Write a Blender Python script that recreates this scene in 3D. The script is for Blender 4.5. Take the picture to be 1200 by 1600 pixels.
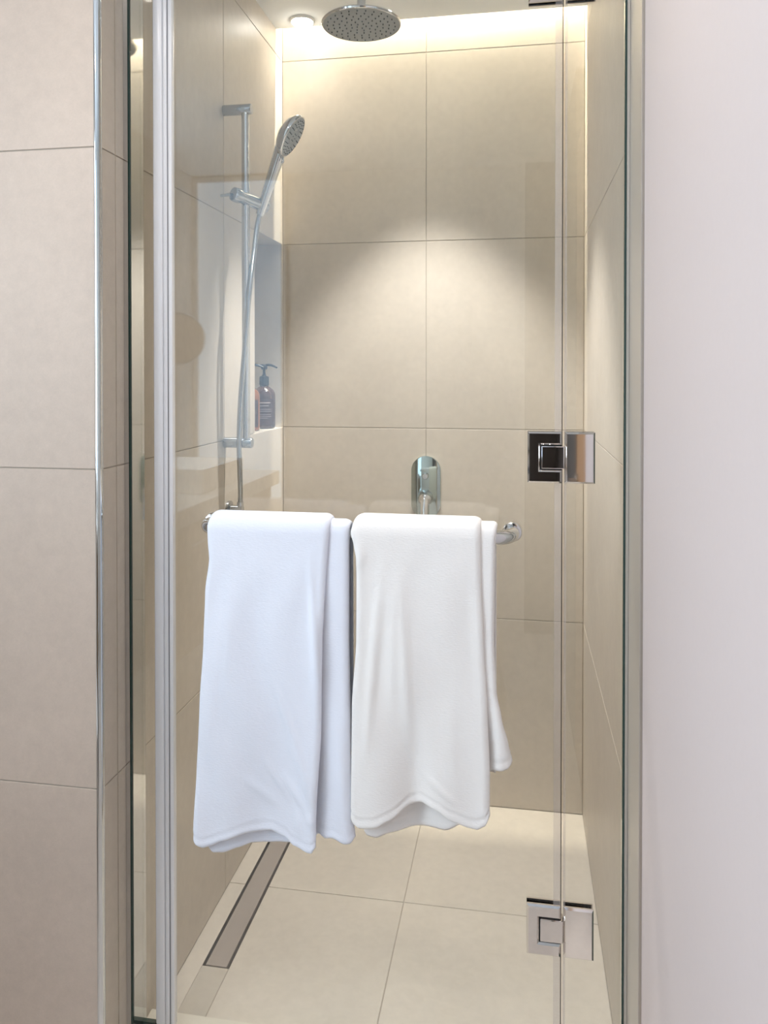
import bpy, bmesh, math, random
from mathutils import Vector, Matrix
random.seed(7)
for o in list(bpy.data.objects): bpy.data.objects.remove(o)
S = bpy.context.scene
C = S.collection
PI = math.pi

# ------------------------------------------------------------------ camera
cd = bpy.data.cameras.new('camera'); cam = bpy.data.objects.new('camera', cd); C.objects.link(cam)
cd.sensor_fit = 'HORIZONTAL'; cd.sensor_width = 36.0; cd.lens = 36.0*1231.6/1200
cd.shift_y = -(800-595.1)/1200; cd.clip_start = 0.02
cam.location = (0.768, -2.512, 1.3835); cam.rotation_euler = (PI/2-0.0122, 0, 0.1691)
S.camera = cam

# ------------------------------------------------------------------ world, lights, exposure
w = bpy.data.worlds.new('world'); S.world = w; w.use_nodes = True
w.node_tree.nodes['Background'].inputs[0].default_value = (0.62, 0.75, 1.0, 1)
w.node_tree.nodes['Background'].inputs[1].default_value = 1.0
S.view_settings.view_transform = 'Standard'; S.view_settings.look = 'None'
S.view_settings.gamma = 1.0; S.view_settings.use_curve_mapping = False
S.view_settings.exposure = 0.32

def area(name, loc, rot, sx, sy, power, col, spread=PI):
    l = bpy.data.lights.new(name, 'AREA'); l.shape = 'RECTANGLE'; l.size = sx; l.size_y = sy
    l.energy = power; l.color = col; l.spread = spread
    o = bpy.data.objects.new(name, l); C.objects.link(o); o.location = loc; o.rotation_euler = rot
    return o
def spot(name, loc, power, col, angle, blend, radius=0.03, rot=(0, 0, 0)):
    l = bpy.data.lights.new(name, 'SPOT'); l.energy = power; l.color = col
    l.spot_size = math.radians(angle); l.spot_blend = blend; l.shadow_soft_size = radius
    o = bpy.data.objects.new(name, l); C.objects.link(o); o.location = loc; o.rotation_euler = rot
    return o
# daylight falling in through the window over the vanity (window is in the left room wall)
area('window_daylight', (-1.20, -2.60, 1.62), (0, -PI/2, 0), 1.25, 1.15, 30, (0.76, 0.88, 1.0))

CEIL = 2.48
W = 0.968          # inner width of the shower
YF = -1.156        # front plane of the tiled wall
G = -1.01          # glass plane
RL = -1.05         # left wall of the room
RB = -3.75         # rear wall of the room

# ------------------------------------------------------------------ materials
def newmat(name):
    m = bpy.data.materials.new(name); m.use_nodes = True
    nt = m.node_tree; b = nt.nodes['Principled BSDF']
    return m, nt, b
def plain(name, col, rough=0.5, metal=0.0, spec=0.5, bump=0.0, bscale=200, var=0.0, sheen=0.0, coat=0.0):
    m, nt, b = newmat(name)
    b.inputs['Base Color'].default_value = (*col, 1); b.inputs['Roughness'].default_value = rough
    b.inputs['Metallic'].default_value = metal; b.inputs['Specular IOR Level'].default_value = spec
    if sheen: b.inputs['Sheen Weight'].default_value = sheen; b.inputs['Sheen Roughness'].default_value = 0.6
    if coat: b.inputs['Coat Weight'].default_value = coat
    geo = nt.nodes.new('ShaderNodeNewGeometry')
    n = nt.nodes.new('ShaderNodeTexNoise'); n.inputs['Scale'].default_value = bscale; n.inputs['Detail'].default_value = 4
    nt.links.new(geo.outputs['Position'], n.inputs['Vector'])
    if bump:
        bp = nt.nodes.new('ShaderNodeBump'); bp.inputs['Strength'].default_value = bump; bp.inputs['Distance'].default_value = 0.002
        nt.links.new(n.outputs['Fac'], bp.inputs['Height']); nt.links.new(bp.outputs['Normal'], b.inputs['Normal'])
    if var:
        r = nt.nodes.new('ShaderNodeMapRange')
        r.inputs['To Min'].default_value = 1-var; r.inputs['To Max'].default_value = 1+var
        nt.links.new(n.outputs['Fac'], r.inputs['Value'])
        mx = nt.nodes.new('ShaderNodeVectorMath'); mx.operation = 'SCALE'; mx.inputs[0].default_value = col
        nt.links.new(r.outputs['Result'], mx.inputs['Scale']); nt.links.new(mx.outputs['Vector'], b.inputs['Base Color'])
    return m
def tilemat(name, col, rough=0.42, spec=0.45):
    m, nt, b = newmat(name)
    b.inputs['Roughness'].default_value = rough; b.inputs['Specular IOR Level'].default_value = spec
    geo = nt.nodes.new('ShaderNodeNewGeometry')
    def noise(sc, det, rg):
        n = nt.nodes.new('ShaderNodeTexNoise'); n.inputs['Scale'].default_value = sc; n.inputs['Detail'].default_value = det; n.inputs['Roughness'].default_value = rg
        nt.links.new(geo.outputs['Position'], n.inputs['Vector']); return n
    n1 = noise(2.6, 5, 0.6); n2 = noise(38, 6, 0.7); n3 = noise(420, 2, 0.5)
    def mr(n, a, c):
        r = nt.nodes.new('ShaderNodeMapRange'); r.inputs['From Min'].default_value = 0.3; r.inputs['From Max'].default_value = 0.7
        r.inputs['To Min'].default_value = a; r.inputs['To Max'].default_value = c
        nt.links.new(n.outputs['Fac'], r.inputs['Value']); return r
    a1 = mr(n1, 0.93, 1.06); a2 = mr(n2, 0.945, 1.045); a3 = mr(n3, 0.98, 1.02)
    p = nt.nodes.new('ShaderNodeMath'); p.operation = 'MULTIPLY'; nt.links.new(a1.outputs[0], p.inputs[0]); nt.links.new(a2.outputs[0], p.inputs[1])
    p2 = nt.nodes.new('ShaderNodeMath'); p2.operation = 'MULTIPLY'; nt.links.new(p.outputs[0], p2.inputs[0]); nt.links.new(a3.outputs[0], p2.inputs[1])
    oi = nt.nodes.new('ShaderNodeObjectInfo'); ro = nt.nodes.new('ShaderNodeMapRange'); ro.inputs['To Min'].default_value = 0.975; ro.inputs['To Max'].default_value = 1.025
    nt.links.new(oi.outputs['Random'], ro.inputs['Value'])
    p3 = nt.nodes.new('ShaderNodeMath'); p3.operation = 'MULTIPLY'; nt.links.new(p2.outputs[0], p3.inputs[0]); nt.links.new(ro.outputs[0], p3.inputs[1])
    mx = nt.nodes.new('ShaderNodeVectorMath'); mx.operation = 'SCALE'; mx.inputs[0].default_value = col
    nt.links.new(p3.outputs[0], mx.inputs['Scale']); nt.links.new(mx.outputs['Vector'], b.inputs['Base Color'])
    bp = nt.nodes.new('ShaderNodeBump'); bp.inputs['Strength'].default_value = 0.12; bp.inputs['Distance'].default_value = 0.0012
    nt.links.new(n2.outputs['Fac'], bp.inputs['Height']); nt.links.new(bp.outputs['Normal'], b.inputs['Normal'])
    return m
def glassmat(name, tint):
    m = bpy.data.materials.new(name); m.use_nodes = True; nt = m.node_tree; nt.nodes.clear()
    out = nt.nodes.new('ShaderNodeOutputMaterial'); mix = nt.nodes.new('ShaderNodeMixShader')
    tr = nt.nodes.new('ShaderNodeBsdfTransparent'); tr.inputs[0].default_value = (*tint, 1)
    gl = nt.nodes.new('ShaderNodeBsdfGlossy'); gl.inputs['Roughness'].default_value = 0.0; gl.inputs['Color'].default_value = (1, 1, 1, 1)
    fr = nt.nodes.new('ShaderNodeFresnel')
    geo = nt.nodes.new('ShaderNodeNewGeometry')   # keep the index of refraction 1.5 on both faces of the pane
    r = nt.nodes.new('ShaderNodeMapRange'); r.inputs['To Min'].default_value = 1.52; r.inputs['To Max'].default_value = 1/1.52
    nt.links.new(geo.outputs['Backfacing'], r.inputs['Value']); nt.links.new(r.outputs[0], fr.inputs['IOR'])
    nt.links.new(fr.outputs[0], mix.inputs[0]); nt.links.new(tr.outputs[0], mix.inputs[1]); nt.links.new(gl.outputs[0], mix.inputs[2])
    nt.links.new(mix.outputs[0], out.inputs[0]); return m
def emit(name, col, strength):
    m, nt, b = newmat(name)
    b.inputs['Base Color'].default_value = (*col, 1)
    b.inputs['Emission Color'].default_value = (*col, 1); b.inputs['Emission Strength'].default_value = strength
    return m
def clearplastic(name, col, op):
    m, nt, b = newmat(name)
    b.inputs['Base Color'].default_value = (*col, 1); b.inputs['Roughness'].default_value = 0.2
    tr = nt.nodes.new('ShaderNodeBsdfTransparent'); mix = nt.nodes.new('ShaderNodeMixShader'); mix.inputs[0].default_value = op
    nt.links.new(tr.outputs[0], mix.inputs[1]); nt.links.new(b.outputs[0], mix.inputs[2]); nt.links.new(mix.outputs[0], nt.nodes['Material Output'].inputs[0])
    return m
TILE = (0.56, 0.50, 0.425)
M = {
 'tile': tilemat('beige_porcelain_tile', TILE),
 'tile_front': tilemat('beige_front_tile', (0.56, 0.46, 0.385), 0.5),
 'tile_floor': tilemat('beige_floor_tile', (0.58, 0.53, 0.46), 0.38),
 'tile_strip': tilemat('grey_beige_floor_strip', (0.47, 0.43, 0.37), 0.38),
 'grout': plain('grout', (0.43, 0.38, 0.32), 0.9, bump=0.2, bscale=300),
 'stone': plain('niche_ledge_stone', (0.62, 0.58, 0.50), 0.35, var=0.05, bscale=30),
 'ceiling': plain('ceiling_paint', (0.84, 0.865, 0.89), 0.8, bump=0.03, bscale=150),
 'white_wall': plain('white_wall_paint', (0.655, 0.575, 0.565), 0.55, bump=0.03, bscale=120, var=0.015),
 'room_wall': plain('room_wall_covering', (0.76, 0.74, 0.71), 0.8, bump=0.2, bscale=260, var=0.04),
 'room_floor': tilemat('room_floor_stone', (0.70, 0.65, 0.60), 0.35),
 'chrome': plain('polished_chrome', (0.68, 0.69, 0.70), 0.05, 1.0),
 'chrome_soft': plain('satin_chrome', (0.50, 0.52, 0.54), 0.14, 1.0),
 'hinge': plain('polished_hinge_steel', (0.78, 0.74, 0.72), 0.04, 1.0),
 'drain': plain('drain_cover_stone', (0.33, 0.29, 0.26), 0.35, spec=0.5, var=0.05, bscale=40),
 'valve': plain('green_tinted_chrome', (0.50, 0.57, 0.55), 0.06, 1.0),
 'steel': plain('brushed_steel', (0.52, 0.48, 0.43), 0.36, 1.0, bump=0.03, bscale=90),
 'jamb': plain('satin_jamb_steel', (0.58, 0.54, 0.49), 0.42, 0.55, bump=0.02, bscale=90),
 'dark_gap': plain('dark_gap', (0.012, 0.011, 0.010), 0.6),
 'glass': glassmat('clear_glass', (0.985, 0.995, 0.988)),
 'glass_edge': plain('green_glass_edge', (0.025, 0.055, 0.048), 0.12, spec=0.6),
 'seal': plain('milky_plastic_seal', (0.92, 0.93, 0.97), 0.25, spec=0.6),
 'seal_clear': None,
 'seal_dark': plain('grey_seal_groove', (0.30, 0.30, 0.33), 0.4),
 'led': emit('warm_led', (1.0, 0.92, 0.74), 660.0),
 'haze_glow': emit('haze_glow_panel', (0.66, 0.83, 1.0), 1.3),  # glow of the added panel that lays haze over the glass
 'lamp': emit('lamp_lens', (1.0, 0.95, 0.86), 22.0),
 'nozzle': plain('dark_rubber_nozzle', (0.03, 0.035, 0.035), 0.6),
 'head_face': plain('grey_spray_plate', (0.36, 0.38, 0.38), 0.3, 0.5),
 'amber': plain('amber_bottle_plastic', (0.045, 0.017, 0.011), 0.12, spec=0.6, coat=0.4),
 'amber_light': plain('amber_bottle_light', (0.22, 0.075, 0.024), 0.15, spec=0.6, coat=0.4),
 'pump': plain('black_pump_plastic', (0.012, 0.012, 0.015), 0.3),
 'label_dark': plain('dark_bottle_label', (0.05, 0.022, 0.018), 0.5),
 'label_print': plain('pale_label_print', (0.45, 0.38, 0.36), 0.6),
 'wood': plain('orange_brown_wood', (0.42, 0.21, 0.075), 0.4, var=0.12, bscale=6),
 'hinge_dark': plain('hinge_reflection_dark', (0.035, 0.025, 0.02), 0.4, var=0.1, bscale=8),  # for surfaces added behind the camera to look black in the hinges
 'cabinet': plain('tan_cabinet_wood', (0.30, 0.22, 0.13), 0.45, var=0.08, bscale=6),
 'ceramic': plain('white_ceramic', (0.82, 0.82, 0.80), 0.12, spec=0.6),
 'counter': plain('white_counter_stone', (0.80, 0.80, 0.78), 0.2, spec=0.5),
 'mirror': plain('mirror_glass', (0.85, 0.87, 0.88), 0.02, 1.0),
 'grey_box': plain('grey_leatherette', (0.20, 0.19, 0.19), 0.5),
}
M['seal_clear'] = clearplastic('clear_plastic_seal', (0.66, 0.62, 0.60), 0.22)
def towelmat(name, col):
    m, nt, b = newmat(name)
    b.inputs['Base Color'].default_value = (*col, 1); b.inputs['Roughness'].default_value = 0.95
    b.inputs['Specular IOR Level'].default_value = 0.1; b.inputs['Sheen Weight'].default_value = 0.25
    geo = nt.nodes.new('ShaderNodeNewGeometry'); mp = nt.nodes.new('ShaderNodeMapping'); mp.inputs['Scale'].default_value = (160, 160, 420)
    nt.links.new(geo.outputs['Position'], mp.inputs['Vector'])
    n = nt.nodes.new('ShaderNodeTexNoise'); n.inputs['Scale'].default_value = 1.0; n.inputs['Detail'].default_value = 3
    nt.links.new(mp.outputs[0], n.inputs['Vector'])
    n2 = nt.nodes.new('ShaderNodeTexNoise'); n2.inputs['Scale'].default_value = 22; n2.inputs['Detail'].default_value = 2
    nt.links.new(geo.outputs['Position'], n2.inputs['Vector'])
    bp = nt.nodes.new('ShaderNodeBump'); bp.inputs['Strength'].default_value = 0.35; bp.inputs['Distance'].default_value = 0.0015
    nt.links.new(n.outputs['Fac'], bp.inputs['Height'])
    bp2 = nt.nodes.new('ShaderNodeBump'); bp2.inputs['Strength'].default_value = 0.18; bp2.inputs['Distance'].default_value = 0.006
    nt.links.new(n2.outputs['Fac'], bp2.inputs['Height']); nt.links.new(bp.outputs['Normal'], bp2.inputs['Normal'])
    nt.links.new(bp2.outputs['Normal'], b.inputs['Normal'])
    return m
M['towel_cool_light'] = towelmat('white_terry_cool_light', (0.86, 0.895, 0.995))  # blue cast of the cool room light is put into the white
M['towel_warm_light'] = towelmat('white_terry_warm_light', (0.93, 0.905, 0.885))  # warm light cast is put into the white here

# ------------------------------------------------------------------ mesh helpers
def finish(name, bm, mat, parent=None, smooth=False, angle=None):
    me = bpy.data.meshes.new(name)
    bmesh.ops.recalc_face_normals(bm, faces=bm.faces)
    off = Vector((0, 0, 0)); p = parent
    while p is not None:
        off += Vector(p.location); p = p.parent
    if off.length: bmesh.ops.translate(bm, verts=bm.verts, vec=-off)
    bm.to_mesh(me); bm.free()
    me.materials.append(mat if not isinstance(mat, str) else M[mat])
    if smooth:
        for f in me.polygons: f.use_smooth = True
        if angle is not None:
            me.set_sharp_from_angle(angle=math.radians(angle))
    o = bpy.data.objects.new(name, me); C.objects.link(o)
    if parent is not None: o.parent = parent
    return o
def bx(bm, x0, x1, y0, y1, z0, z1, bev=0.0, seg=1):
    r = bmesh.ops.create_cube(bm, size=1.0)
    vs = r['verts']
    for v in vs:
        v.co = Vector((x0+(v.co.x+.5)*(x1-x0), y0+(v.co.y+.5)*(y1-y0), z0+(v.co.z+.5)*(z1-z0)))
    if bev:
        es = list({e for v in vs for e in v.link_edges})
        bmesh.ops.bevel(bm, geom=es, offset=bev, segments=seg, affect='EDGES', profile=0.5)
    return bm
def box(name, mat, parent, *a, bev=0.0, seg=1):
    bm = bmesh.new(); bx(bm, *a, bev=bev, seg=seg)
    return finish(name, bm, mat, parent, smooth=seg > 1, angle=40)
def frame_of(d, hint=Vector((0, 0, 1))):
    d = d.normalized()
    if abs(d.dot(hint)) > .95: hint = Vector((1, 0, 0))
    a = d.cross(hint).normalized(); b = d.cross(a).normalized()
    return a, b
def tube(bm, pts, rad, n=14, caps=True):
    pts = [Vector(p) for p in pts]
    rads = rad if isinstance(rad, (list, tuple)) else [rad]*len(pts)
    rings = []; a = None
    for i, p in enumerate(pts):
        d = (pts[min(i+1, len(pts)-1)]-pts[max(i-1, 0)]).normalized()
        if a is None: a, b = frame_of(d)
        else:
            a = (a-d*a.dot(d)).normalized(); b = d.cross(a).normalized()
        rings.append([bm.verts.new(p+(a*math.cos(t)+b*math.sin(t))*rads[i]) for t in [2*PI*k/n for k in range(n)]])
    for r0, r1 in zip(rings, rings[1:]):
        for k in range(n): bm.faces.new((r0[k], r0[(k+1) % n], r1[(k+1) % n], r1[k]))
    if caps: bm.faces.new(rings[0][::-1]); bm.faces.new(rings[-1])
    return bm
def lathe(bm, prof, origin, axis, n=32, hint=Vector((0, 0, 1))):
    """prof: list of (radius, height along axis)"""
    origin = Vector(origin); axis = Vector(axis).normalized(); a, b = frame_of(axis, hint)
    rings = []
    for r, h in prof:
        c = origin+axis*h
        if r < 1e-6: rings.append([bm.verts.new(c)])
        else: rings.append([bm.verts.new(c+(a*math.cos(t)+b*math.sin(t))*r) for t in [2*PI*k/n for k in range(n)]])
    for r0, r1 in zip(rings, rings[1:]):
        for k in range(n):
            k2 = (k+1) % n
            if len(r0) == 1 and len(r1) == 1: continue
            if len(r0) == 1: bm.faces.new((r0[0], r1[k2], r1[k]))
            elif len(r1) == 1: bm.faces.new((r0[k], r0[k2], r1[0]))
            else: bm.faces.new((r0[k], r0[k2], r1[k2], r1[k]))
    return bm
def poly_extrude(bm, pts, d, bev=0.0, seg=1):
    """planar polygon pts (3D) extruded by vector d, front face bevelled"""
    vs = [bm.verts.new(Vector(p)) for p in pts]
    f = bm.faces.new(vs)
    r = bmesh.ops.extrude_face_region(bm, geom=[f])
    nv = [v for v in r['geom'] if isinstance(v, bmesh.types.BMVert)]
    bmesh.ops.translate(bm, verts=nv, vec=Vector(d))
    if bev:
        fr = [g for g in r['geom'] if isinstance(g, bmesh.types.BMFace)][0]
        bmesh.ops.bevel(bm, geom=list(fr.edges), offset=bev, segments=seg, affect='EDGES', profile=0.5)
    return bm
def smoothpath(pts, n=8):
    P = [Vector(p) for p in pts]; out = []
    for i in range(len(P)-1):
        p0 = P[max(i-1, 0)]; p1 = P[i]; p2 = P[i+1]; p3 = P[min(i+2, len(P)-1)]
        for k in range(n):
            t = k/n
            out.append(0.5*((2*p1)+(p2-p0)*t+(2*p0-5*p1+4*p2-p3)*t*t+(3*p1-p0-3*p2+p3)*t**3))
    out.append(P[-1]); return out
def thing(name, loc, label, cat, group=None):
    o = bpy.data.objects.new(name, None); C.objects.link(o); o.location = loc; o.empty_display_size = 0.05
    tag(o, label, cat, group); return o
def tag(o, label, cat, group=None):
    o['label'] = label; o['category'] = cat
    if group: o['group'] = group
    return o
def struct(o, label=None, cat=None):
    o['kind'] = 'structure'
    if label: o['label'] = label
    if cat: o['category'] = cat
    return o
def interp(tab, x):
    """piecewise smooth table, tab sorted by key ascending"""
    if x <= tab[0][0]: return tab[0][1]
    if x >= tab[-1][0]: return tab[-1][1]
    for (a, va), (b, vb) in zip(tab, tab[1:]):
        if a <= x <= b:
            t = (x-a)/(b-a); t = t*t*(3-2*t)*0.5+t*0.5
            return va+(vb-va)*t

JOINT = 0.0012      # half joint
def tile(parent, axis, u0, u1, v0, v1, face, into, mat='tile', g=(JOINT,)*4, th=0.010):
    """axis 'x': plane x=face (u=y, v=z); 'y': plane y=face (u=x, v=z); 'z': plane z=face (u=x, v=y); into = sign pointing into the wall"""
    u0 += g[0]; u1 -= g[1]; v0 += g[2]; v1 -= g[3]
    a, b = sorted((face, face+into*th))
    bm = bmesh.new()
    if axis == 'x': bx(bm, a, b, u0, u1, v0, v1, bev=0.0006)
    elif axis == 'y': bx(bm, u0, u1, a, b, v0, v1, bev=0.0006)
    else: bx(bm, u0, u1, v0, v1, a, b, bev=0.0006)
    return finish('tile', bm, mat, parent)
REC = 0.0018        # joint recess
ROWS = [(0.0, .6), (.6, 1.2), (1.2, 1.8), (1.8, 2.4), (2.4, 3.0)]

# ------------------------------------------------------------------ shower shell
NY0 = -0.281; NZ0 = 1.1986; NZ1 = 1.8014; ND = 0.135       # niche: near edge, sill, head, depth
bm = bmesh.new(); bx(bm, -0.25, W+0.15, REC, 0.15, -0.1, 3.1)
wall_back = struct(finish('wall_back', bm, 'grout'), 'beige tiled back wall of the shower', 'wall')
XJ = 0.476
for z0, z1 in ROWS:
    tile(wall_back, 'y', 0.0, XJ, z0, z1, 0.0, 1); tile(wall_back, 'y', XJ, W, z0, z1, 0.0, 1)

bm = bmesh.new()
bx(bm, -0.25, -REC, YF+0.010, REC, -0.1, NZ0-0.012); bx(bm, -0.25, -REC, YF+0.010, REC, NZ1+0.010, 3.1)
bx(bm, -0.25, -REC, YF+0.010, NY0-0.010, NZ0-0.012, NZ1+0.010); bx(bm, -0.25, -ND-0.010, NY0-0.010, REC, NZ0-0.012, NZ1+0.010)
wall_left = struct(finish('wall_left', bm, 'grout'), 'beige tiled left shower wall with a recessed niche', 'wall')
YJ = -0.527; YK = -1.094
for z0, z1 in ROWS:
    if z0 == 1.2: tile(wall_left, 'x', YJ, NY0, z0, z1, 0.0, -1, g=(JOINT, 0, JOINT, JOINT))
    else: tile(wall_left, 'x', YJ, 0.0, z0, z1, 0.0, -1)
    tile(wall_left, 'x', YK, YJ, z0, z1, 0.0, -1)
    tile(wall_left, 'x', YF+0.008, YK, z0, z1, 0.0, -1, g=(0, 0.0018, JOINT, JOINT))
# niche lining
box('niche_ledge', 'stone', wall_left, -ND, -0.0104, NY0, -0.0022, NZ0-0.012, NZ0)
tile(wall_left, 'z', -ND, -0.0104, NY0, 0.0, NZ1, 1, g=(0, 0, 0, 0))
tile(wall_left, 'x', NY0, 0.0, NZ0, NZ1, -ND, -1, g=(0, 0, 0, 0))
tile(wall_left, 'y', -ND, -0.0008, NZ0, NZ1, -0.002, 1, g=(0, 0, 0, 0), th=0.004)
tile(wall_left, 'y', -ND, -0.010, NZ0, NZ1, NY0, -1, g=(0, 0, 0, 0))

bm = bmesh.new(); bx(bm, W+REC, W+0.15, G-0.02, REC, -0.1, 3.1)
wall_right = struct(finish('wall_right', bm, 'grout'), 'beige tiled right shower wall', 'wall')
for z0, z1 in ROWS: tile(wall_right, 'x', G-0.02, 0.0, z0, z1, W, 1)

# front-left tiled wall
bm = bmesh.new(); bx(bm, RL-0.1, -0.012, YF+REC, YF+0.15, -0.1, 3.1)
wall_front = struct(finish('wall_front', bm, 'grout'), 'beige tiled wall beside the shower opening', 'wall')
for z0, z1 in ROWS[:4]+[(2.4, CEIL)]:
    tile(wall_front, 'y', -0.60, -0.0085, z0, z1, YF, 1, 'tile_front', g=(JOINT, 0, JOINT, JOINT)); tile(wall_front, 'y', RL, -0.60, z0, z1, YF, 1, 'tile_front')
# metal corner profile
bm = bmesh.new()
pts = [(-0.0085, YF-0.0022), (-0.0062, YF-0.0030), (-0.003, YF-0.0030), (0.0012, YF-0.0012), (0.0030, YF+0.0022), (0.0030, YF+0.006), (0.0022, YF+0.008), (-0.0085, YF+0.008)]
poly_extrude(bm, [(x, y, 0) for x, y in pts], (0, 0, CEIL))
struct(finish('trim_1', bm, 'chrome', smooth=True, angle=35), 'polished metal edge strip on the tiled wall corner', 'trim')

# painted wall at the right, running towards the viewer
box_w = box('wall_entry', 'white_wall', None, W+0.004, W+0.16, -2.03, YF, -0.1, 3.1); struct(box_w, 'white painted wall to the right of the shower', 'wall')
box_j = box('trim_2', 'jamb', None, W-0.001, W+0.12, YF+0.001, G-0.012, 0.0, CEIL); struct(box_j, 'satin metal jamb lining right of the glass', 'trim')
struct(box('trim_3', 'steel', None, W+0.0005, W+0.012, YF-0.0004, YF+0.0009, 0.0, CEIL), 'thin dark joint between jamb and white wall', 'trim')

# floor of the shower
bm = bmesh.new()
bx(bm, -0.1, 0.044, -1.2, 0.1, -0.12, -REC); bx(bm, 0.109, W+0.1, -1.2, 0.1, -0.12, -REC)
bx(bm, 0.044, 0.109, -1.2, -0.788, -0.12, -REC); bx(bm, 0.044, 0.109, -0.788, 0.1, -0.12, -0.03)
floor = struct(finish('floor', bm, 'grout'), 'beige tiled shower floor', 'floor')
FJ = -0.495; KERB = -0.955
for y0, y1 in ((FJ, 0.0), (KERB, FJ)):
    tile(floor, 'z', 0.109, XJ, y0, y1, 0.0, -1, 'tile_floor'); tile(floor, 'z', XJ, W, y0, y1, 0.0, -1, 'tile_floor')
    tile(floor, 'z', 0.0, 0.044, y0, y1, 0.0, -1, 'tile_floor', g=(0, 0, JOINT, JOINT))
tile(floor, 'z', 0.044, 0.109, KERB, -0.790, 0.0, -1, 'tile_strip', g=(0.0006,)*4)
struct(box('trim_4', 'stone', None, 0.0, W, -1.10, KERB, -0.02, 0.026, bev=0.002), 'pale stone kerb under the glass', 'trim')
# linear drain
dr = thing('linear_drain', (0.0765, -0.394, -0.03), 'long narrow linear drain in the shower floor along the left wall', 'drain')
box('channel', 'dark_gap', dr, 0.0443, 0.1087, -0.7875, -0.001, -0.030, -0.022)
box('cover', 'drain', dr, 0.0515, 0.1020, -0.7850, -0.004, -0.022, -0.0006, bev=0.0008)

# ceiling with a light slot along the back wall
SL = -0.068
bm = bmesh.new()
bx(bm, RL-0.1, W+0.15, RB-0.1, SL, CEIL, CEIL+0.03)
ceiling = struct(finish('ceiling', bm, 'ceiling'), 'flat painted ceiling with a light slot at the back', 'ceiling')
struct(box('ceiling_slot', 'ceiling', None, -0.02, W+0.02, -0.4, 0.02, 2.952, 3.05))
struct(box('ceiling_upstand', 'ceiling', None, -0.02, W+0.02, -0.27, -0.25, CEIL+0.03, 2.952))
led = tag(box('led_strip', 'led', None, 0.01, W-0.01, -0.058, -0.040, 2.940, 2.952), 'warm glowing cove light strip above the ceiling slot', 'light')

# ------------------------------------------------------------------ room around the viewer (seen in reflections)
struct(box('floor_room', 'room_floor', None, RL-0.1, W+0.15, RB-0.1, -1.10, -0.12, 0.0))
struct(box('wall_rear', 'room_wall', None, RL-0.1, W+0.15, RB-0.12, RB, -0.1, 3.1))
bm = bmesh.new()
WY0, WY1, WZ0, WZ1 = -3.20, -2.00, 0.97, 2.28
bx(bm, RL-0.1, RL, RB, WY0, -0.1, 3.1); bx(bm, RL-0.1, RL, WY1, YF+0.1, -0.1, 3.1)
bx(bm, RL-0.1, RL, WY0, WY1, -0.1, WZ0); bx(bm, RL-0.1, RL, WY0, WY1, WZ1, 3.1)
struct(finish('wall_side', bm, 'room_wall'), 'textured side wall of the bathroom', 'wall')
win = bpy.data.objects.new('window_1', None); C.objects.link(win); win.location = (RL-0.05, (WY0+WY1)/2, WZ0); struct(win, 'white framed bathroom window', 'window')
bm = bmesh.new()
bx(bm, RL-0.08, RL-0.03, WY0, WY0+0.05, WZ0, WZ1); bx(bm, RL-0.08, RL-0.03, WY1-0.05, WY1, WZ0, WZ1)
bx(bm, RL-0.08, RL-0.03, WY0+0.05, WY1-0.05, WZ0, WZ0+0.05); bx(bm, RL-0.08, RL-0.03, WY0+0.05, WY1-0.05, WZ1-0.05, WZ1)
finish('window_frame', bm, 'ceramic', win)
box('pane', 'glass', win, RL-0.060, RL-0.054, WY0+0.05, WY1-0.05, WZ0+0.05, WZ1-0.05)
# glowing panel added at the rear wall for bluish haze in the glass
gp = bpy.data.objects.new('haze_panel', None); C.objects.link(gp); gp.location = (-0.76, RB, 0.95); struct(gp, 'tall glowing panel added for bluish haze in the glass', 'window')
bm = bmesh.new()
bx(bm, -1.045, -1.02, RB+0.001, RB+0.03, 0.05, 2.47); bx(bm, -0.53, -0.505, RB+0.001, RB+0.03, 0.05, 2.47); bx(bm, -1.02, -0.53, RB+0.001, RB+0.03, 0.05, 0.08); bx(bm, -1.02, -0.53, RB+0.001, RB+0.03, 2.445, 2.47)
finish('window_frame', bm, 'ceramic', gp)
box('pane', 'haze_glow', gp, -1.019, -0.531, RB+0.002, RB+0.012, 0.081, 2.444)
# wooden door standing open along the right wall, dark wall beyond added for the hinge reflection
dr1 = bpy.data.objects.new('door_1', None); C.objects.link(dr1); dr1.location = (W+0.03, -2.16, 0); struct(dr1, 'orange brown wooden door on the right wall', 'door')
box('door_leaf', 'wood', dr1, W+0.006, W+0.045, -2.44, -2.035, 0.0, 2.2, bev=0.003)
bm = bmesh.new(); lathe(bm, [(0.0, 0), (0.022, 0), (0.022, 0.008), (0.009, 0.01), (0.009, 0.04), (0.0, 0.04)], (W+0.006, -2.38, 1.0), (-1, 0, 0), 16)
bx(bm, W-0.036, W-0.024, -2.39, -2.27, 0.993, 1.007, 0.003)
finish('door_handle', bm, 'chrome_soft', dr1, True, 40)
struct(box('wall_dark_added', 'hinge_dark', None, W+0.004, W+0.16, RB, -2.445, -0.1, 3.1))
struct(box('dark_panel_added', 'hinge_dark', None, 0.80, W, RB, RB+0.03, 0.0, CEIL-0.002, bev=0.004), 'dark panel added in the rear corner for the hinge reflection', 'trim')  # added dark surface, mirrored as black in the hinge plates

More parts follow.
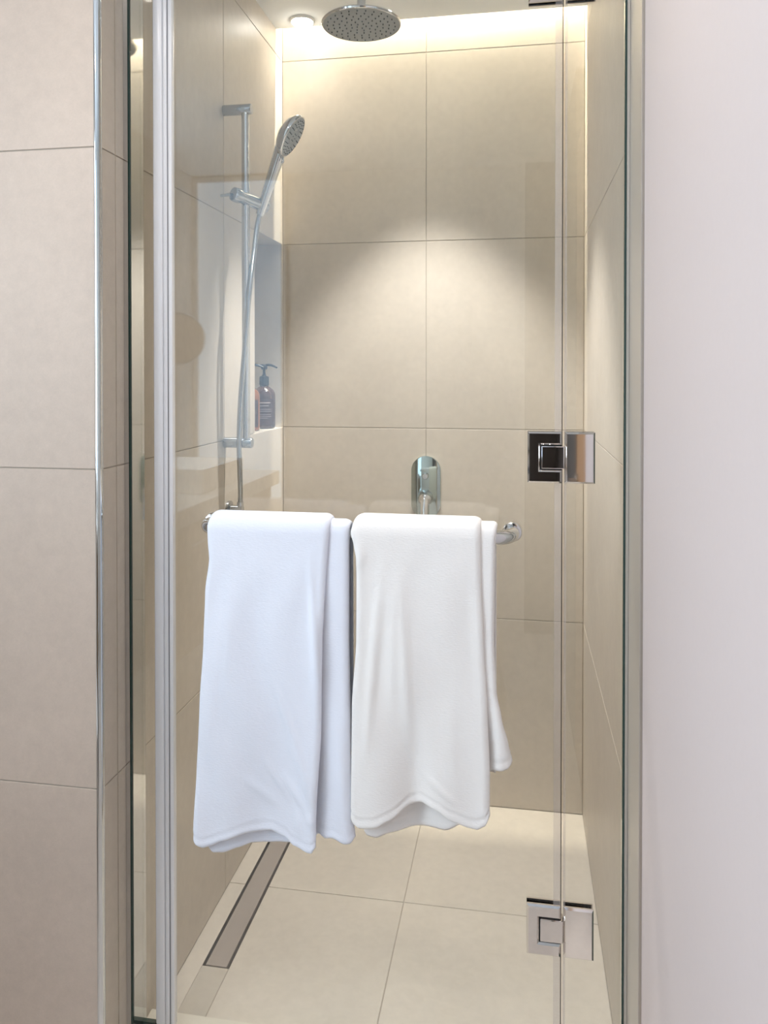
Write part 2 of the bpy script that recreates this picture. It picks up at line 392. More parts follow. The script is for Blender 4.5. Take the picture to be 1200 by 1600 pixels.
# ------------------------------------------------------------------ lamps
def downlight(x, y, label, power, col, angle, blend, lens='lamp', r=0.034, drop=0.006, grp='recessed ceiling downlights'):
    t = thing('ceiling_downlight', (x, y, CEIL), label, 'downlight', grp)
    bm = bmesh.new(); lathe(bm, [(r, 0.0), (r+0.005, 0.0), (r+0.005, -0.003), (r+0.001, -drop*.5), (r, -drop*.5), (r, 0.0)], (x, y, CEIL-0.0002), (0, 0, 1), 28)
    finish('trim_ring', bm, 'ceramic', t, True, 40)
    bm = bmesh.new(); lathe(bm, [(0.0, -0.001), (r-0.0005, -0.001), (r-0.0005, -drop*.6), (r*0.75, -drop*1.1), (0.0, -drop*1.3)], (x, y, CEIL), (0, 0, 1), 28)
    finish('lens', bm, lens, t, True, 60)
    if power: spot('downlight_beam', (x, y, CEIL-drop-0.012), power, col, angle, blend)
    return t
WARM = (1.0, 0.91, 0.76)
downlight(0.100, -0.115, 'small bright round downlight in the shower ceiling left of the rain head', 1.6, WARM, 130, 1.0, drop=0.014)
downlight(0.49, -0.40, 'recessed shower downlight above the frame, right of the rain head', 90, (1.0, 0.97, 0.95), 70, 0.5)
downlight(0.72, -1.60, 'recessed room downlight in front of the shower door', 7, (1.0, 0.87, 0.74), 140, 1.0)
downlight(-0.15, -1.60, 'recessed room downlight in front of the tiled wall', 6, (1.0, 0.93, 0.90), 150, 1.0)
downlight(-0.634, -2.385, 'recessed room downlight above the vanity', 25, (1.0, 0.94, 0.88), 160, 1.0)
downlight(0.284, -1.60, 'recessed downlight added for frontal light in the middle of the bathroom', 9, (1.0, 0.93, 0.86), 160, 1.0)  # lamp added to brighten wall and towels from the front

# ------------------------------------------------------------------ glass screen
GT = 0.005   # half thickness
ZB = 0.048; ZT = 2.40
def pane(parent, x0, x1):
    box('glass_pane', 'glass', parent, x0, x1, G-GT, G+GT, ZB, ZT)
pl = thing('fixed_glass_panel', (0.03, G, ZB), 'narrow fixed glass panel beside the left tiled wall', 'glass panel')
pane(pl, 0.0097, 0.048)
box('glass_edge', 'glass_edge', pl, 0.0096, 0.0128, G-0.052, G-0.047, ZB, ZT)
box('bottom_edge', 'glass_edge', pl, 0.0097, 0.048, G-GT, G+GT, ZB-0.008, ZB-0.0005)
box('wall_channel', 'chrome', pl, 0.0003, 0.0095, G-0.054, G+0.012, 0.0262, ZT)
box('side_seal', 'seal', pl, 0.0395, 0.0600, G-0.009, G+0.009, ZB, ZT, bev=0.004, seg=3)
pr_ = thing('fixed_glass_panel', (0.905, G, ZB), 'fixed glass panel between the hinges and the white wall', 'glass panel')
pane(pr_, 0.8560, 0.9575)
box('glass_edge', 'glass_edge', pr_, 0.9580, 0.9615, G-GT-0.001, G+GT, ZB, ZT)
box('wall_channel', 'jamb', pr_, 0.9618, W-0.0012, G-0.010, G+0.010, 0.026, ZT)
box('hinge_side_edge', 'seal_clear', pr_, 0.8522, 0.8558, G-GT, G+GT, ZB, ZT)

door = thing('shower_door', (0.45, G, ZB), 'frameless hinged glass shower door with towel bar across it', 'shower door')
pane(door, 0.074, 0.8340)
box('magnet_seal', 'seal', door, 0.0606, 0.0700, G-0.0085, G+0.009, ZB, ZT, bev=0.003, seg=3)
box('seal_groove', 'seal_dark', door, 0.0701, 0.0712, G-0.007, G+0.006, ZB, ZT)
box('seal_lip', 'seal', door, 0.0713, 0.0800, G-0.0072, G+0.0072, ZB, ZT, bev=0.002, seg=2)
box('hinge_side_seal', 'seal_clear', door, 0.8342, 0.8468, G-0.0052, G+0.0052, ZB, ZT, bev=0.001)
box('seal_groove', 'dark_gap', door, 0.8474, 0.8486, G-0.004, G+0.004, ZB, ZT)
def hinge(zc):
    h = 0.0475; t = 0.007; yf = G-GT-0.0006
    x0, x1, x2, x3 = 0.785, 0.8470, 0.8532, 0.907
    hg = bpy.data.objects.new('hinge', None); C.objects.link(hg); hg.parent = door; hg.location = Vector((0.847, yf, zc))-Vector(door.location)
    def fin(n, b, m='hinge'):
        me_o = finish(n, b, m, hg, True, 20); return me_o
    nx = 0.8075; nh = 0.0235
    for side, yy, d in (('f', yf, -t), ('b', G+GT+0.0006, t)):
        b = bmesh.new()
        poly_extrude(b, [(x0, yy, zc-h), (x1, yy, zc-h), (x1, yy, zc-nh), (nx, yy, zc-nh), (nx, yy, zc+nh), (x1, yy, zc+nh), (x1, yy, zc+h), (x0, yy, zc+h)], (0, d, 0), bev=0.0032)
        fin('door_plate', b)
        b = bmesh.new()
        poly_extrude(b, [(x2, yy, zc-h), (x3, yy, zc-h), (x3, yy, zc+h), (x2, yy, zc+h)], (0, d, 0), bev=0.0036)
        fin('panel_plate', b)
    b = bmesh.new(); bx(b, nx+0.0022, x2-0.0012, G-GT-t*0.97, G+GT+t*0.97, zc-nh+0.0022, zc+nh-0.0022, bev=0.0018, seg=2)
    fin('knuckle', b)
    b = bmesh.new(); bx(b, nx, nx+0.0021, G-GT-0.003, G+GT+0.003, zc-nh, zc+nh); bx(b, nx+0.0021, x1, G-GT-0.003, G+GT+0.003, zc-nh, zc-nh+0.0021); bx(b, nx+0.0021, x1, G-GT-0.003, G+GT+0.003, zc+nh-0.0021, zc+nh)
    fin('knuckle_gap', b, 'dark_gap')
for zc in (2.1135, 1.2235, 0.3375): hinge(zc)
# towel bar fixed through the door glass
BY = -1.085; BZ = 1.083
xl, xr = 0.168, 0.757; rb = 0.045
pts = [(xl, G-GT, BZ)]
for k in range(9):
    a = k/8*PI/2; pts.append((xl+rb-rb*math.cos(a), BY+rb-rb*math.sin(a), BZ))
for k in range(8, -1, -1):
    a = k/8*PI/2; pts.append((xr-rb+rb*math.cos(a), BY+rb-rb*math.sin(a), BZ))
pts.append((xr, G-GT, BZ))
bm = bmesh.new(); tube(bm, pts, 0.0132, 18)
bar = finish('towel_bar', bm, 'chrome', door, True, 50)
for x in (xl, xr):
    bm = bmesh.new(); lathe(bm, [(0, 0), (0.0165, 0), (0.0185, 0.003), (0.0185, 0.007), (0.0165, 0.010), (0.0120, 0.011), (0.0, 0.011)], (x, G-GT-0.0004, BZ), (0, -1, 0), 28)
    finish('flange', bm, 'chrome', bar, True, 35)

# ------------------------------------------------------------------ towels
def layer(bm, L, R, ZBOT, r, back, T, wr, nu=60, nf=70, na=14, nb=24, yb=BY, zb=BZ+0.004):
    """one thick sheet hung over the bar. L/R: (z, x) edge tables, ZBOT: (x, z) hem table, wr(x, z): displacement towards the viewer"""
    L = sorted(L); R = sorted(R); ZBOT = sorted(ZBOT)
    mid = []
    for j in range(nf+na+nb+1):
        row = []
        for i in range(nu+1):
            # denser columns near the two edges so that they round off
            t = i/nu; u = t-0.16*math.sin(2*PI*t)/(2*PI)*1.0
            u = 0.5-0.5*math.cos(PI*t)*0.55-0.45*(0.5-t)
            ed = max(0.0, 1-min(u, 1-u)/0.05); re = r-0.006*ed*ed
            if j <= nf:
                f = j/nf; f = 0.5*f+0.5*(f**1.25)
                xb = interp(L, ZBOT[0][1])*(1-u)+interp(R, ZBOT[-1][1])*u
                z0 = interp(ZBOT, xb)
                z = z0+f*(zb-z0); y = yb-re
                x = interp(L, z)*(1-u)+interp(R, z)*u
                y -= wr(x, z, u)*min(1, (zb-z)/0.05+0.0)
            elif j <= nf+na:
                a = (j-nf)/na*PI; z = zb+re*math.sin(a); y = yb-re*math.cos(a)
                x = interp(L, z)*(1-u)+interp(R, z)*u
            else:
                f = (j-nf-na)/nb; z = zb-back*f; y = yb+re+0.004*f
                x = interp(L, zb)*(1-u)+interp(R, zb)*u
            row.append(Vector((x, y, z)))
        mid.append(row)
    nr = len(mid); nc = nu+1
    def nrm(j, i):
        a = mid[min(j+1, nr-1)][i]-mid[max(j-1, 0)][i]; b = mid[j][min(i+1, nc-1)]-mid[j][max(i-1, 0)]
        n = a.cross(b)
        return n.normalized() if n.length > 1e-12 else Vector((0, -1, 0))
    fr = []; bk = []
    e = T*0.75
    for j in range(nr):
        a = []; b = []
        for i in range(nc):
            p = mid[j][i]
            dx = min((p-mid[j][0]).length, (p-mid[j][-1]).length); dz = min((p-mid[0][i]).length if j <= nf else 9, (p-mid[-1][i]).length if j > nf+na else 9)
            def rd(d): d = min(d/e, 1); return math.sqrt(max(0, 1-(1-d)**2))
            t = T/2*min(rd(dx), rd(dz))
            if j <= nf:                      # stitched hem: a soft roll at the bottom with a groove over it
                t *= 1+0.25*math.exp(-((dz-0.006)/0.005)**2)-0.28*math.exp(-((dz-0.017)/0.0022)**2)+0.12*math.exp(-((dz-0.023)/0.004)**2)
            n = nrm(j, i)
            border = j in (0, nr-1) or i in (0, nc-1)
            v = bm.verts.new(p+n*t); a.append(v); b.append(v if border else bm.verts.new(p-n*t))
        fr.append(a); bk.append(b)
    for j in range(nr-1):
        for i in range(nc-1):
            bm.faces.new((fr[j][i], fr[j][i+1], fr[j+1][i+1], fr[j+1][i]))
            q = (bk[j][i], bk[j+1][i], bk[j+1][i+1], bk[j][i+1])
            if len(set(q)) > 2:
                try: bm.faces.new(tuple(dict.fromkeys(q)))
                except ValueError: pass
    return bm
def crease(x, z, ax, az, bxx, bz, w, d):
    px, pz = x-ax, z-az; dx, dz = bxx-ax, bz-az; l2 = dx*dx+dz*dz
    t = max(0, min(1, (px*dx+pz*dz)/l2)); qx, qz = px-dx*t, pz-dz*t
    s = (px*dz-pz*dx)/math.sqrt(l2)
    dist = math.hypot(qx, qz); return d*math.exp(-(dist/w)**2)*math.sin(PI*min(1, max(0, t))*0.9+0.15)*(0.6-0.4*math.tanh(s/w*1.5))
def down(z, z0, z1):     # 0 above z0, 1 at z1
    t = max(0, min(1, (z0-z)/(z0-z1))); return t*t*(3-2*t)

lt = thing('bath_towel', (0.32, BY, BZ), 'white bath towel, cool light put into its colour, folded over the left half of the bar', 'towel', 'white towels on the door bar')
def wA(x, z, u):
    k = down(z, 0.80, 0.50)
    d = -0.012*k*math.exp(-((x-0.31)/0.055)**2)+0.004*k*math.cos((x-0.17)*26)
    d += 0.0025*math.sin(x*38+z*7)*down(z, 1.05, 0.8)+0.010*math.exp(-((1-u)/0.10)**2)*down(z, 1.08, 0.9)*0.5
    d += crease(x, z, 0.388, 1.05, 0.408, 0.80, 0.007, 0.0055)+crease(x, z, 0.321, 0.805, 0.400, 0.60, 0.009, 0.0065)+crease(x, z, 0.300, 0.66, 0.352, 0.585, 0.006, 0.0045)
    d += crease(x, z, 0.26, 0.62, 0.33, 0.57, 0.010, 0.004)+crease(x, z, 0.235, 1.06, 0.222, 0.72, 0.018, 0.0035)+crease(x, z, 0.30, 1.05, 0.305, 0.80, 0.022, 0.003)+0.0016*math.sin(x*71+3*math.sin(z*9))*down(z, 1.08, 0.95)
    d += crease(x, z, 0.395, 1.03, 0.405, 0.72, 0.010, 0.003)+crease(x, z, 0.352, 0.70, 0.398, 0.585, 0.009, 0.006)+crease(x, z, 0.330, 0.640, 0.385, 0.570, 0.008, 0.005)
    d += crease(x, z, 0.362, 0.575, 0.372, 0.52, 0.008, 0.004)+crease(x, z, 0.385, 0.570, 0.40, 0.545, 0.006, 0.004)+crease(x, z, 0.21, 0.95, 0.19, 0.65, 0.016, 0.004)
    return d
bm = bmesh.new()
layer(bm, [(1.130, .203), (1.118, .197), (1.093, .192), (1.066, .193), (1.03, .196), (.97, .188), (.873, .184), (.751, .176), (.628, .169), (.517, .164), (.48, .166)],
      [(1.13, .426), (1.105, .427), (.976, .419), (.89, .415), (.732, .413), (.558, .404), (.48, .402)],
      [(.164, .496), (.172, .487), (.182, .484), (.200, .489), (.219, .499), (.266, .516), (.314, .522), (.341, .514), (.358, .501), (.385, .496), (.395, .498), (.402, .508)],
      0.0285, 0.50, 0.0070, wA, nu=84, nf=110)
finish('front_layer', bm, 'towel_cool_light', lt, True)
def wB(x, z, u):
    k = down(z, 0.95, 0.55)
    return -0.018*down(z, .80, .50)*math.exp(-((x-0.31)/0.065)**2)-0.006*down(z, .8, .5)*(1 if x < .40 else max(0, 1-(x-.40)/.02))+0.006*k*math.exp(-((x-0.455)/0.02)**2)+crease(x, z, 0.44, 0.75, 0.45, 0.56, 0.012, 0.004)
bm = bmesh.new()
layer(bm, [(1.12, .200), (.97, .194), (.751, .186), (.517, .184), (.47, .186)],
      [(1.13, .460), (1.11, .4635), (1.007, .462), (.889, .462), (.7, .466), (.576, .469), (.53, .474), (.48, .474)],
      [(.186, .476), (.195, .467), (.215, .468), (.244, .478), (.271, .487), (.305, .488), (.326, .491), (.36, .496), (.39, .511), (.405, .525), (.415, .519), (.433, .522), (.455, .516), (.466, .517), (.473, .527)],
      0.0195, 0.42, 0.0065, wB, nu=70, nf=90)
finish('under_layer', bm, 'towel_cool_light', lt, True)

rt = thing('bath_towel', (0.60, BY, BZ), 'white bath towel, warm light put into its colour, folded over the right half of the bar', 'towel', 'white towels on the door bar')
def wC(x, z, u):
    k = down(z, 0.90, 0.56)
    d = -0.020*k*math.exp(-((x-0.588)/0.030)**2)+0.010*k*math.exp(-((x-0.665)/0.045)**2)+0.008*k*math.exp(-((x-0.505)/0.03)**2)
    d += crease(x, z, 0.515, 0.98, 0.492, 0.66, 0.010, 0.006)+crease(x, z, 0.556, 1.02, 0.572, 0.70, 0.012, 0.006)+crease(x, z, 0.640, 0.80, 0.655, 0.62, 0.016, 0.004)+crease(x, z, 0.60, 0.66, 0.66, 0.615, 0.007, 0.004)+0.0016*math.sin(x*67+2.5*math.sin(z*8))*down(z, 1.08, 0.95)
    d += 0.003*math.sin(x*34+0.5)*down(z, 1.06, 0.8)+crease(x, z, 0.525, 1.06, 0.505, 0.80, 0.012, 0.004)+crease(x, z, 0.545, 1.02, 0.54, 0.75, 0.012, 0.004)
    d += crease(x, z, 0.487, 1.09, 0.480, 1.02, 0.010, 0.006)+0.004*math.exp(-((1-u)/0.08)**2)*down(z, 1.08, 0.9)
    return d
bm = bmesh.new()
layer(bm, [(1.132, .488), (1.123, .481), (1.108, .472), (1.09, .468), (1.067, .474), (1.043, .479), (.89, .478), (.772, .470), (.594, .468), (.55, .469)],
      [(1.132, .694), (1.115, .702), (1.018, .703), (.904, .708), (.789, .714), (.678, .719), (.55, .719)],
      [(.468, .566), (.475, .556), (.484, .552), (.512, .557), (.539, .571), (.575, .597), (.599, .603), (.627, .598), (.654, .584), (.682, .575), (.697, .573), (.711, .581), (.719, .600)],
      0.0310, 0.48, 0.0070, wC, nu=84, nf=110)
finish('front_layer', bm, 'towel_warm_light', rt, True)
def wD(x, z, u): return 0.003*math.sin(x*30)*down(z, 0.9, 0.55)-0.022*down(z, 0.9, 0.56)*math.exp(-((x-0.59)/0.038)**2)
bm = bmesh.new()
layer(bm, [(1.12, .486), (.9, .488), (.54, .490)], [(1.12, .69), (.9, .70), (.6, .700), (.5, .700)],
      [(.485, .545), (.495, .533), (.512, .529), (.536, .538), (.585, .545), (.638, .553), (.68, .578), (.700, .60)], 0.0165, 0.30, 0.0055, wD, nu=44)
finish('under_layer', bm, 'towel_warm_light', rt, True)
def wE(x, z, u): return 0.006*down(z, 0.86, 0.70)*math.sin((x-0.72)*90)*math.exp(-((x-0.735)/0.025)**2)-0.004*down(z, .8, .69)
bm = bmesh.new()
layer(bm, [(1.12, .60), (.9, .60), (.6, .60)], [(1.13, .724), (1.116, .731), (1.076, .727), (1.019, .726), (.904, .725), (.813, .730), (.768, .739), (.720, .751), (.695, .757), (.66, .757)],
      [(.60, .668), (.66, .670), (.72, .674), (.740, .675), (.750, .678), (.757, .689)], 0.0235, 0.44, 0.0065, wE, nu=50)
finish('side_layer', bm, 'towel_warm_light', rt, True)

# ------------------------------------------------------------------ rain head
hx, hy, hz = 0.372, -0.535, 2.262
rh = thing('rain_shower_head', (hx, hy, CEIL), 'round chrome rain shower head hanging from the shower ceiling', 'shower head')
bm = bmesh.new(); lathe(bm, [(0.0, 0.016), (0.03, 0.014), (0.085, 0.011), (0.099, 0.0085), (0.1015, 0.005), (0.1005, 0.0012), (0.098, 0.0)], (hx, hy, hz), (0, 0, 1), 64)
finish('disc', bm, 'chrome', rh, True, 40)
bm = bmesh.new(); lathe(bm, [(0.0, 0.0004), (0.0978, 0.0004), (0.0978, 0.0035), (0.0, 0.0035)], (hx, hy, hz), (0, 0, 1), 64)
finish('spray_plate', bm, 'head_face', rh, True, 40)
bm = bmesh.new()
for rr, n, ph in ((0.012, 5, .3), (0.026, 9, .1), (0.041, 14, .25), (0.056, 18, 0.0), (0.071, 23, .1), (0.086, 26, .2)):
    for k in range(n):
        a = 2*PI*k/n+ph; lathe(bm, [(0.0, -0.0028), (0.0013, -0.0026), (0.0017, 0.0008)], (hx+rr*math.cos(a), hy+rr*math.sin(a), hz), (0, 0, 1), 8)
noz = finish('nozzles', bm, 'nozzle', rh, True); noz['kind'] = 'stuff'
bm = bmesh.new(); tube(bm, [(hx, hy, hz+0.012), (hx, hy, CEIL-0.001)], 0.011, 18); finish('stem', bm, 'chrome', rh, True, 50)
bm = bmesh.new(); lathe(bm, [(0.0, 0.0), (0.028, 0.0), (0.028, -0.006), (0.012, -0.010), (0.0, -0.010)], (hx, hy, CEIL-0.0002), (0, 0, 1), 28); finish('rose', bm, 'chrome', rh, True, 40)

# ------------------------------------------------------------------ slide rail, hand shower, outlet
RY = -0.527; RX = 0.0605
sr = thing('slide_rail', (0.0, RY, 1.195), 'chrome vertical slide rail on the left shower wall', 'shower rail')
bm = bmesh.new(); tube(bm, [(RX, RY, 1.190), (RX, RY, 2.075)], 0.0105, 20); finish('rail', bm, 'chrome', sr, True, 50)
for z in (2.070, 1.195):
    bm = bmesh.new(); lathe(bm, [(0.0, 0.0), (0.0140, 0.0), (0.0140, 0.074), (0.0125, 0.077), (0.0, 0.0775)], (0.0004, RY, z), (1, 0, 0), 28); finish('bracket', bm, 'chrome_soft', sr, True, 35)
ax0 = Vector((0.040, -0.565, 1.842)); ax1 = Vector((0.104, -0.478, 1.822)); d = (ax1-ax0); ln = d.length
bm = bmesh.new(); lathe(bm, [(0.0, 0.0), (0.0175, 0.0), (0.0190, 0.004), (0.0190, 0.020), (0.0160, 0.026), (0.0165, 0.05), (0.0170, ln-0.01), (0.0150, ln-0.002), (0.0, ln)], ax0, d, 28)
sl = finish('slider', bm, 'chrome_soft', sr, True, 35)
bm = bmesh.new(); tube(bm, [ax0+Vector((-0.008, 0.004, 0.0)), ax0+Vector((-0.022, 0.002, -0.003)), ax0+Vector((-0.034, 0.0, -0.004))], [0.005, 0.0042, 0.0035], 10); finish('lever', bm, 'chrome_soft', sl, True, 50)

hs = thing('hand_shower', (0.092, -0.497, 1.80), 'chrome hand shower with a round head in the slide rail holder', 'hand shower')
n = Vector((0.848, 0.06, -0.518)).normalized()
hc = Vector((0.190, -0.535, 1.990))
p0 = Vector((0.0885, -0.497, 1.800)); p1 = Vector((0.108, -0.504, 1.848)); p2 = Vector((0.131, -0.512, 1.905)); up = Vector((0.5, 0, 0.85))
p3 = Vector((0.150, -0.521, 1.950))
path = smoothpath([p0, p1, p2, p3, hc-n*0.022], 6); m_ = len(path)
bm = bmesh.new(); tube(bm, path, [0.0112+0.0050*min(1, i/m_*1.5) for i in range(m_)], 18); finish('handle', bm, 'chrome', hs, True, 50)
bm = bmesh.new(); lathe(bm, [(0.0, -0.034), (0.022, -0.032), (0.045, -0.022), (0.056, -0.010), (0.0585, -0.002), (0.0570, 0.002), (0.053, 0.003)], hc, n, 40); hh = finish('head', bm, 'chrome', hs, True, 40)
bm = bmesh.new(); lathe(bm, [(0.0, 0.004), (0.020, 0.0045), (0.0225, 0.002), (0.0245, 0.004), (0.050, 0.0035), (0.0535, 0.002), (0.0535, -0.004), (0.0, -0.004)], hc, n, 40); finish('spray_plate', bm, 'head_face', hh, True, 30)
bm = bmesh.new(); a, b = frame_of(n)
for rr, k_ in ((0.010, 6), (0.030, 14), (0.038, 18), (0.046, 22)):
    for k in range(k_):
        t = 2*PI*k/k_; lathe(bm, [(0.0, 0.0062), (0.0013, 0.0058), (0.0016, 0.003)], hc+(a*math.cos(t)+b*math.sin(t))*rr, n, 6)
nz = finish('nozzles', bm, 'nozzle', hh, True); nz['kind'] = 'stuff'
lv = hc-Vector((0.034, -0.004, 0.046))
bm = bmesh.new(); tube(bm, [lv, lv+Vector((0.008, -0.004, -0.008)), lv+Vector((0.009, -0.005, -0.017)), lv+Vector((0.006, -0.005, -0.021))], 0.0036, 10); finish('selector', bm, 'chrome', hs, True, 50)
bm = bmesh.new(); tube(bm, smoothpath([(0.0885, -0.497, 1.801), (0.082, -0.500, 1.765), (0.0785, -0.512, 1.70), (0.074, -0.540, 1.58), (0.066, -0.549, 1.45), (0.054, -0.548, 1.32), (0.048, -0.546, 1.20), (0.046, -0.535, 1.12), (0.038, -0.510, 1.055), (0.034, -0.500, 1.030)], 10), 0.0068, 14)
finish('hose', bm, 'chrome_soft', hs, True, 50)
wo = thing('wall_outlet', (0.0, -0.500, 1.012), 'chrome hose outlet on the left wall just above the towel', 'outlet')
bm = bmesh.new(); lathe(bm, [(0.0, 0.0), (0.024, 0.0), (0.024, 0.006), (0.013, 0.009), (0.0125, 0.040), (0.0, 0.041)], (0.0004, -0.500, 1.012), (1, 0, 0), 24); finish('rose', bm, 'chrome_soft', wo, True, 35)
bm = bmesh.new(); tube(bm, [(0.034, -0.500, 1.010), (0.034, -0.500, 1.034)], [0.0095, 0.0085], 16); finish('nut', bm, 'chrome', wo, True, 40)

# ------------------------------------------------------------------ mixer valve on the back wall
vx = 0.4765; vz = 1.012; vr = 0.0475; vh = 0.0530
mv = thing('mixer_valve', (vx, 0.0, vz), 'chrome pill-shaped mixer valve on the back wall above the right towel', 'mixer valve')
pts = []
for k in range(25): t = PI*k/24; pts.append((vx+vr*math.cos(t), -0.0004, vz+vh+vr*math.sin(t)))
for k in range(25): t = PI+PI*k/24; pts.append((vx+vr*math.cos(t), -0.0004, vz-vh+vr*math.sin(t)))
bm = bmesh.new(); poly_extrude(bm, pts, (0, -0.009, 0), bev=0.002, seg=2); finish('plate', bm, 'valve', mv, True, 30)
bm = bmesh.new(); lathe(bm, [(0.0, 0.0), (0.010, 0.0), (0.010, 0.022), (0.0085, 0.025), (0.0, 0.0255)], (vx, -0.0095, 1.050), (0, -1, 0), 24); finish('diverter_button', bm, 'chrome', mv, True, 35)
bm = bmesh.new(); lathe(bm, [(0.0, 0.0), (0.024, 0.0), (0.024, 0.010), (0.0215, 0.026), (0.018, 0.036), (0.009, 0.042), (0.0, 0.043)], (vx, -0.0095, 0.979), (0, -1, 0), 32); kn = finish('lever_body', bm, 'chrome', mv, True, 35)
bm = bmesh.new()
tube(bm, smoothpath([(vx, -0.040, 0.985), (vx, -0.052, 0.960), (vx, -0.060, 0.925), (vx, -0.066, 0.890)], 5), [0.013-0.0002*i for i in range(16)], 12); finish('lever', bm, 'chrome', kn, True, 40)

# ------------------------------------------------------------------ pump bottles in the niche
def bottle(x, y, rz, label, body):
    z = NZ0+0.0005
    t = thing('pump_bottle', (x, y, z), label, 'bottle', 'pump bottles in the niche')
    bm = bmesh.new(); lathe(bm, [(0.0, 0.0), (0.032, 0.0), (0.0355, 0.003), (0.0362, 0.010), (0.0362, 0.105), (0.0352, 0.113), (0.030, 0.124), (0.020, 0.132), (0.014, 0.136), (0.0135, 0.143), (0.0, 0.143)], (x, y, z), (0, 0, 1), 32)
    finish('body', bm, body, t, True, 50)
    bm = bmesh.new(); lathe(bm, [(0.0, 0.140), (0.0155, 0.140), (0.0155, 0.163), (0.0135, 0.168), (0.0070, 0.170), (0.0058, 0.174), (0.0045, 0.175), (0.0045, 0.194), (0.0, 0.194)], (x, y, z), (0, 0, 1), 24)
    pm = finish('pump_collar', bm, 'pump', t, True, 35)
    c = math.cos(rz); s = math.sin(rz)
    def q(a, h): return (x+a*c, y+a*s, z+h)
    bm = bmesh.new(); lathe(bm, [(0.0, 0.190), (0.009, 0.190), (0.0105, 0.195), (0.0105, 0.204), (0.008, 0.207), (0.0, 0.2075)], (x, y, z), (0, 0, 1), 20)
    tube(bm, smoothpath([q(-0.016, 0.2045), q(0.0, 0.2035), q(0.016, 0.205), q(0.032, 0.202), q(0.046, 0.196)], 4), [0.0030]*4+[0.0040]*9+[0.0034]*4, 10)
    finish('nozzle', bm, 'pump', pm, True, 40)
    # printed front: dark field with pale lines, facing the viewer
    base = math.atan2(CAMY-y, CAMX-x)
    def patch(bm2, a0, a1, z0, z1, r):
        n_ = 8; g = [[bm2.verts.new((x+r*math.cos(base+a0+(a1-a0)*k/n_), y+r*math.sin(base+a0+(a1-a0)*k/n_), z+h)) for k in range(n_+1)] for h in (z0, z1)]
        for k in range(n_): bm2.faces.new((g[0][k], g[0][k+1], g[1][k+1], g[1][k]))
    bm = bmesh.new(); patch(bm, -0.75, 0.95, 0.012, 0.096, 0.0365); lb = finish('label', bm, 'label_dark', t, True)
    bm = bmesh.new()
    for (a0, a1, z0, h) in ((-0.5, 0.55, 0.082, 0.0032), (-0.45, 0.40, 0.073, 0.0018), (-0.5, 0.70, 0.062, 0.0010), (-0.5, 0.70, 0.056, 0.0010), (-0.5, 0.60, 0.045, 0.0010), (-0.5, 0.65, 0.039, 0.0010), (-0.5, 0.30, 0.034, 0.0010)):
        patch(bm, a0, a1, z0, z0+h, 0.0368)
    finish('print_lines', bm, 'label_print', lb, True)
    return t
CAMX, CAMY = 0.768, -2.512
bottle(-0.0440, -0.062, -0.15, 'brown pump bottle with printed label standing beside the back wall', 'amber')
bottle(-0.0600, -0.168, 0.25, 'amber pump bottle half hidden behind the niche edge', 'amber_light')

# ------------------------------------------------------------------ things of the room that only show as reflections
va = thing('vanity_unit', (-0.74, -2.75, 0.0), 'tan vanity cabinet reflected in the glass left of the towels', 'cabinet')
box('body', 'cabinet', va, RL+0.002, -0.50, -3.40, -2.14, 0.28, 0.80, bev=0.003)
for y0, y1 in ((-3.39, -2.775), (-2.765, -2.15)):
    dv = box('drawer', 'cabinet', va, -0.4995, -0.482, y0, y1, 0.30, 0.79, bev=0.002)
    box('handle', 'chrome_soft', dv, -0.4815, -0.470, (y0+y1)/2-0.08, (y0+y1)/2+0.08, 0.70, 0.712, bev=0.003)
tag(box('counter_slab', 'counter', None, RL+0.002, -0.455, -3.45, -2.09, 0.801, 0.870, bev=0.004), 'thick white counter slab reflected in the glass', 'counter')
bs = thing('wash_basin', (-0.72, -2.85, 0.871), 'white rectangular wash basin reflected on the counter', 'basin')
bm = bmesh.new()
o_ = (-0.95, -0.53, -3.10, -2.62); i_ = (-0.93, -0.55, -3.08, -2.64); b_ = (-0.88, -0.60, -3.02, -2.70)
def ring(r, z): return [bm.verts.new((r[0], r[2], z)), bm.verts.new((r[1], r[2], z)), bm.verts.new((r[1], r[3], z)), bm.verts.new((r[0], r[3], z))]
rs = [ring(o_, 0.871), ring(o_, 0.970), ring(i_, 0.970), ring(b_, 0.890)]
for r0, r1 in zip(rs, rs[1:]):
    for k in range(4): bm.faces.new((r0[k], r0[(k+1) % 4], r1[(k+1) % 4], r1[k]))
bm.faces.new(rs[-1]); bm.faces.new(rs[0][::-1]); finish('bowl', bm, 'ceramic', bs)
bm = bmesh.new(); lathe(bm, [(0.0, 0.0), (0.02, 0.0), (0.02, 0.003), (0.0, 0.004)], (-0.74, -2.86, 0.8905), (0, 0, 1), 16); finish('waste', bm, 'chrome', bs, True, 40)
tx = thing('tissue_box', (-0.66, -2.38, 0.871), 'dark grey box reflected on the white counter', 'box')
box('case', 'grey_box', tx, -0.73, -0.59, -2.47, -2.29, 0.8712, 0.955, bev=0.004)
bm = bmesh.new(); poly_extrude(bm, [(-0.70, -2.40, 0.955), (-0.62, -2.40, 0.955), (-0.63, -2.38, 1.0), (-0.66, -2.37, 0.985), (-0.69, -2.385, 1.005)], (0, 0.02, 0)); finish('tissue', bm, 'towel_cool_light', tx)
mm = thing('magnifying_mirror', (RL, -2.98, 1.45), 'round magnifying mirror on an arm, reflected in the glass', 'mirror')
bm = bmesh.new(); lathe(bm, [(0.0, 0), (0.04, 0), (0.04, 0.01), (0.0, 0.012)], (RL+0.0005, -3.05, 1.42), (1, 0, 0), 20); finish('wall_plate', bm, 'chrome', mm, True, 40)
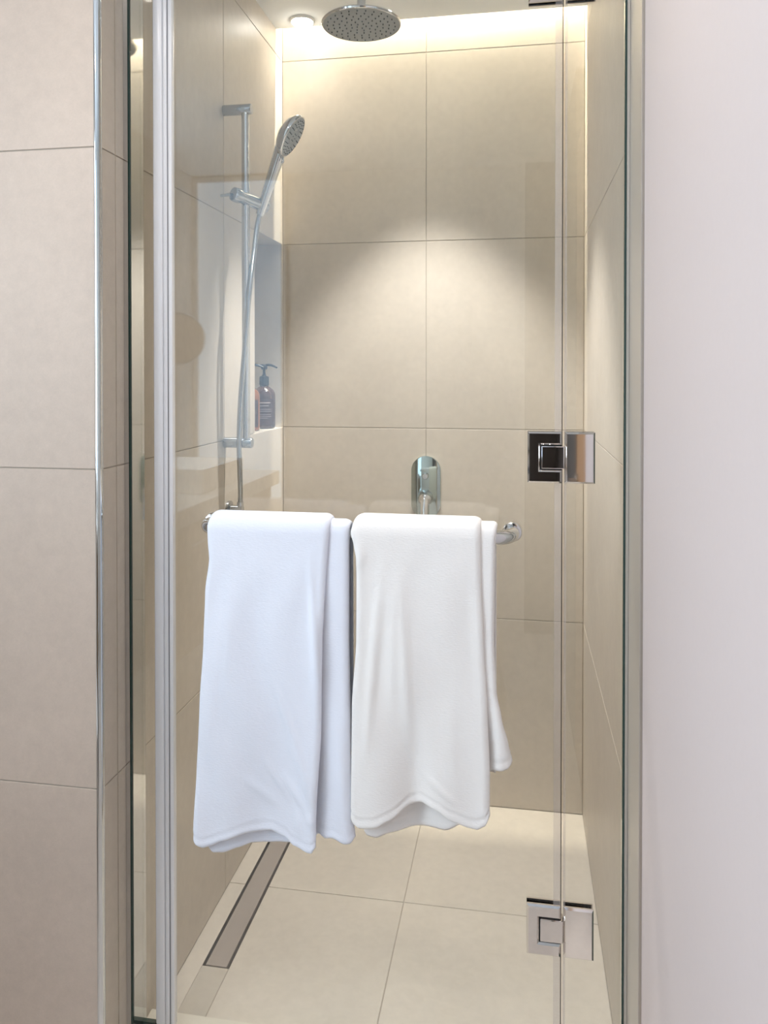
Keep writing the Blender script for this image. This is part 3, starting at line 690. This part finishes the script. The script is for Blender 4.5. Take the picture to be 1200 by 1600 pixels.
bm = bmesh.new(); tube(bm, smoothpath([(RL+0.01, -3.05, 1.42), (RL+0.12, -3.02, 1.40), (-0.84, -3.02, 1.40), (-0.80, -3.015, 1.53)], 6), 0.008, 10); finish('arm', bm, 'chrome', mm, True, 50)
mn = Vector((0.35, 1.0, -0.05)).normalized(); mc = Vector((-0.80, -2.98, 1.535))
bm = bmesh.new(); lathe(bm, [(0.112, -0.010), (0.122, -0.008), (0.125, 0.0), (0.122, 0.008), (0.114, 0.010), (0.112, 0.004), (0.112, -0.010)], mc, mn, 40); finish('rim', bm, 'chrome', mm, True, 50)
bm = bmesh.new(); lathe(bm, [(0.0, -0.006), (0.1115, -0.006), (0.1115, 0.003), (0.0, 0.003)], mc, mn, 40); finish('mirror_glass', bm, 'mirror', mm, True, 30)
# wall-hung toilet against the side wall
tl = thing('toilet', (-0.75, -1.62, 0.0), 'white wall hung toilet reflected low in the narrow glass panel', 'toilet')
def ov(x0, x1, hw, z, k=28):
    pts_ = []
    for j in range(k):
        t = 2*PI*j/k; cx_ = math.cos(t); px = x0+(x1-x0)*(0.5+0.5*cx_); wy = hw*math.sin(t)*(1.0 if cx_ > 0 else 1.0)
        pts_.append((max(px, x0), -1.62+math.copysign(min(abs(wy)*1.15, hw), wy), z))
    return pts_
bm = bmesh.new(); prev = None
for (x0, x1, hw, z) in ((RL+0.002, -0.62, 0.11, 0.10), (RL+0.002, -0.52, 0.15, 0.20), (RL+0.002, -0.47, 0.18, 0.33), (RL+0.002, -0.46, 0.185, 0.395)):
    vs = [bm.verts.new(p) for p in ov(x0, x1, hw, z)]
    if prev:
        for k in range(len(vs)): bm.faces.new((prev[k], prev[(k+1) % len(vs)], vs[(k+1) % len(vs)], vs[k]))
    else: bm.faces.new(vs[::-1])
    prev = vs
bm.faces.new(prev); finish('bowl', bm, 'ceramic', tl, True, 50)
for nm, z0, z1 in (('seat', 0.396, 0.414), ('lid', 0.415, 0.440)):
    bm = bmesh.new(); poly_extrude(bm, ov(RL+0.08, -0.455, 0.188, z0), (0, 0, z1-z0), bev=0.006, seg=2); finish(nm, bm, 'ceramic', tl, True, 50)
fp = thing('flush_plate', (RL, -1.62, 1.0), 'chrome flush plate on the side wall above the toilet', 'flush plate')
box('plate', 'chrome_soft', fp, RL+0.0005, RL+0.012, -1.74, -1.50, 0.95, 1.11, bev=0.003)
for y0 in (-1.72, -1.61): box('button', 'chrome', fp, RL+0.0125, RL+0.017, y0, y0+0.09, 0.98, 1.08, bev=0.002)
